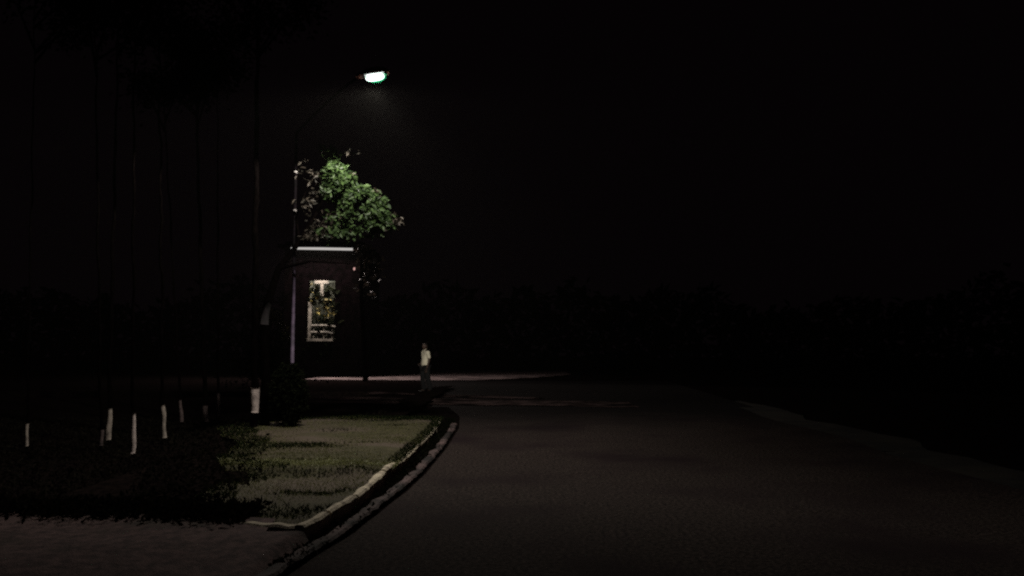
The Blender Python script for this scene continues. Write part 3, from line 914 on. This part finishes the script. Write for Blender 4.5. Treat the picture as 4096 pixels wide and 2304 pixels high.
# ------------------------------------------------------------------ person
def skinned(verts, edges, radii, levels=2):
    me = bpy.data.meshes.new("skin_src")
    me.from_pydata(verts, edges, [])
    o = bpy.data.objects.new("skin_src", me)
    COL.objects.link(o)
    md = o.modifiers.new("skin", 'SKIN')
    md.use_smooth_shade = True
    sv = me.skin_vertices[0].data
    for i, r in enumerate(radii):
        sv[i].radius = (r, r) if not isinstance(r, tuple) else r
        sv[i].use_root = (i == 0)
    sb = o.modifiers.new("sub", 'SUBSURF'); sb.levels = levels; sb.render_levels = levels
    dg = bpy.context.evaluated_depsgraph_get()
    dg.update()
    m2 = bpy.data.meshes.new_from_object(o.evaluated_get(dg))
    bpy.data.objects.remove(o)
    return m2
def merge(bm, me): bm.from_mesh(me)

PXp, PYp = -3.09, 30.5
person = empty("person", (PXp, PYp, 0.0), "person in a pale short sleeved shirt and black trousers standing on the road", "person")
person.rotation_euler = (0, 0, R(-58))      # turned three quarters towards the left of the view
# local frame: facing -Y, right hand at -X
bodyv = [(0, 0, 0.98), (0, 0.0, 1.12), (0, 0.01, 1.27), (0, 0.01, 1.42), (0, 0.01, 1.50), (0, -0.01, 1.56),           # 0-5 spine, neck
         (-0.10, 0, 0.93), (-0.11, -0.04, 0.52), (-0.12, 0.02, 0.10), (-0.13, -0.15, 0.04),                         # 6-9 right leg
         (0.10, 0, 0.93), (0.12, 0.05, 0.52), (0.13, 0.14, 0.10), (0.14, -0.02, 0.04),                               # 10-13 left leg
         (-0.17, 0.01, 1.43), (-0.22, 0.05, 1.17), (-0.15, -0.10, 1.02), (-0.10, -0.15, 1.01),                       # 14-17 right arm, forearm bent across
         (0.17, 0.01, 1.43), (0.22, 0.05, 1.16), (0.22, -0.03, 0.93), (0.22, -0.05, 0.86)]                           # 18-21 left arm
bodye = [(0, 1), (1, 2), (2, 3), (3, 4), (4, 5), (0, 6), (6, 7), (7, 8), (8, 9), (0, 10), (10, 11), (11, 12), (12, 13),
         (3, 14), (14, 15), (15, 16), (16, 17), (3, 18), (18, 19), (19, 20), (20, 21)]
bodyr = [(0.15, 0.11), (0.13, 0.10), (0.15, 0.11), (0.15, 0.10), 0.06, 0.055, 0.09, 0.06, 0.042, 0.04, 0.09, 0.06, 0.042, 0.04,
         0.062, 0.045, 0.030, 0.026, 0.062, 0.045, 0.030, 0.026]
bm = bmesh.new()
merge(bm, skinned(bodyv, bodye, bodyr))
def hand(bm, wrist, dirv, palm_n):
    d = Vector(dirv).normalized(); n = Vector(palm_n).normalized(); s = d.cross(n).normalized()
    w = Vector(wrist)
    v = [w, w + d * 0.05, w + d * 0.085]; e = [(0, 1), (1, 2)]; r = [0.022, (0.036, 0.016), (0.036, 0.014)]
    merge(bm, skinned([tuple(a) for a in v], e, r, 1))
    for k, ln in enumerate((0.068, 0.078, 0.072, 0.056)):
        b = w + d * 0.085 + s * (-0.03 + 0.02 * k)
        v = [b - d * 0.01, b + d * ln * 0.45 + n * 0.006, b + d * ln * 0.8 + n * 0.022, b + d * ln * 0.95 + n * 0.038]
        merge(bm, skinned([tuple(a) for a in v], [(0, 1), (1, 2), (2, 3)], [0.009, 0.0085, 0.008, 0.007], 1))
    b = w + d * 0.03 - s * 0.032
    v = [b, b - s * 0.022 + d * 0.025 + n * 0.008, b - s * 0.030 + d * 0.052 + n * 0.02]
    merge(bm, skinned([tuple(a) for a in v], [(0, 1), (1, 2)], [0.012, 0.010, 0.008], 1))
hand(bm, bodyv[17], (0.5, -0.8, 0.15), (0.6, 0.5, -0.3))
hand(bm, bodyv[21], (0.0, -0.15, -1), (-1, 0, 0))
# head
hd = ellipsoid(bm, (0, 0, 0), 0.078, 0.098, 0.118, 24, 18)
for v in hd:
    c = v.co
    if c.z < -0.02: c.x *= 1 - 0.28 * (-c.z - 0.02) / 0.1          # jaw
    if c.z < 0 and c.y < 0: c.y *= 1 - 0.06 * (-c.z) / 0.1
    f = math.exp(-((c.x / 0.014) ** 2) - ((c.z + 0.012) / 0.024) ** 2)
    if c.y < 0:
        c.y -= 0.022 * f                                              # nose
        for sx in (-0.031, 0.031):
            c.y += 0.010 * math.exp(-(((c.x - sx) / 0.015) ** 2) - ((c.z - 0.018) / 0.012) ** 2)   # eye sockets
        c.y -= 0.006 * math.exp(-((c.x / 0.024) ** 2) - ((c.z + 0.055) / 0.008) ** 2)                # lips
HC = Vector((0, -0.02, 1.645))
bmesh.ops.translate(bm, vec=HC, verts=hd)
for sx in (-1, 1):
    ellipsoid(bm, (sx * 0.080, -0.015, 1.645), 0.012, 0.02, 0.032, 10, 8)
body = obj("body", bm, M_skin, person, True)
for sx in (-1, 1):
    bm = bmesh.new(); ellipsoid(bm, (sx * 0.031, HC.y - 0.083, HC.z + 0.018), 0.012, 0.008, 0.008, 10, 8)
    obj("eye", bm, M_shoe, body, True)
bm = bmesh.new()
hv = ellipsoid(bm, (0, 0, 0), 0.087, 0.107, 0.125, 26, 18)
dl = [v for v in hv if v.co.z < 0.045 - 0.9 * (v.co.y + 0.02) if v.co.y < 0.03] + [v for v in hv if v.co.z < -0.055 and v.co.y >= 0.03]
bmesh.ops.delete(bm, geom=list(set(dl)), context='VERTS')
for v in bm.verts: v.co += v.normal * 0.004 * noise.noise(v.co * 60)
bmesh.ops.translate(bm, vec=HC + Vector((0, 0.004, 0.006)), verts=bm.verts)
obj("hair", bm, M_hair, person, True)
# shirt, open at hem, neck and cuffs
sv = [(0, 0, 0.90), (0, 0, 1.0), (0, 0, 1.12), (0, 0.01, 1.27), (0, 0.01, 1.42), (0, 0.008, 1.485),
      (-0.165, 0.01, 1.435), (-0.205, 0.04, 1.26), (-0.215, 0.045, 1.20), (0.165, 0.01, 1.435), (0.205, 0.04, 1.26), (0.215, 0.045, 1.20)]
se = [(0, 1), (1, 2), (2, 3), (3, 4), (4, 5), (4, 6), (6, 7), (7, 8), (4, 9), (9, 10), (10, 11)]
sr = [(0.205, 0.145), (0.20, 0.145), (0.18, 0.13), (0.185, 0.135), (0.165, 0.12), 0.075, 0.080, 0.068, 0.070, 0.080, 0.068, 0.070]
me = skinned(sv, se, sr)
bm = bmesh.new(); bm.from_mesh(me)
for v in bm.verts:
    z = v.co.z
    k = noise.noise((v.co.x * 9, v.co.y * 9, z * 5))
    v.co.x *= 1 + 0.05 * k; v.co.y *= 1 + 0.08 * k
bmesh.ops.delete(bm, geom=[v for v in bm.verts if v.co.z < 0.80 and abs(v.co.x) < 0.3], context='VERTS')
obj("shirt", bm, M_shirt, person, True)
bm = bmesh.new()
for sx in (-1, 1):
    vs = [bm.verts.new(c) for c in ((sx * 0.005, -0.115, 1.42), (sx * 0.075, -0.10, 1.455), (sx * 0.105, -0.03, 1.53), (sx * 0.068, 0.02, 1.57), (sx * 0.050, -0.055, 1.52))]
    f = bm.faces.new(vs)
r_ = bmesh.ops.extrude_face_region(bm, geom=bm.faces[:])
bmesh.ops.translate(bm, vec=(0, -0.006, 0.004), verts=[e for e in r_["geom"] if isinstance(e, bmesh.types.BMVert)])
obj("collar", bm, M_shirt, person)
# trousers
tv = [(0, 0, 0.99), (-0.10, 0, 0.90), (-0.115, -0.04, 0.52), (-0.125, 0.02, 0.14), (-0.126, 0.02, 0.09), (0.10, 0, 0.90), (0.12, 0.05, 0.52), (0.13, 0.14, 0.14), (0.131, 0.14, 0.09)]
te = [(0, 1), (1, 2), (2, 3), (3, 4), (0, 5), (5, 6), (6, 7), (7, 8)]
link_mesh("trousers", skinned(tv, te, [(0.165, 0.13), 0.125, 0.098, 0.085, 0.085, 0.125, 0.098, 0.085, 0.085]), M_trouser, person, True)
for (x, y) in ((-0.13, -0.04), (0.135, 0.09)):
    bm = bmesh.new()
    ellipsoid(bm, (x, y, 0.045), 0.055, 0.14, 0.06, 16, 10)
    for v in bm.verts: v.co.z = max(v.co.z, 0.0)
    obj("shoe", bm, M_shoe, person, True)

# ------------------------------------------------------------------ far dark wood behind everything
cen = []
for q in range(16000):
    x = rn.uniform(-60, 60)
    h = 5.5 + 3 * noise.noise((x * 0.12, 0, 5)) + 1.2 * noise.noise((x * 0.5, 3, 5))
    cen.append((x, 66 + rn.gauss(0, 1.6), abs(rn.random()) * h))
tag(link_mesh("woodland", leaves_mesh("woodland", cen, 0.9, rn), M_leafdark), "black mass of trees closing the far end of the road", "woodland", kind='stuff')

# ------------------------------------------------------------------ thin night haze, glows under the lamp
hm = bpy.data.materials.new("haze"); hm.use_nodes = True
N_, L_ = hm.node_tree.nodes, hm.node_tree.links
N_.clear()
ho = N_.new("ShaderNodeOutputMaterial"); hv_ = N_.new("ShaderNodeVolumePrincipled")
hv_.inputs["Color"].default_value = (0.80, 0.78, 0.74, 1)
hv_.inputs["Density"].default_value = 0.00014
hv_.inputs["Anisotropy"].default_value = 0.2
L_.new(hv_.outputs[0], ho.inputs["Volume"])
bm = bmesh.new(); box(bm, 0, 55, 6.5, 260, 190, 16.0)
tag(obj("haze", bm, hm), "thin night haze", "haze", kind='stuff')
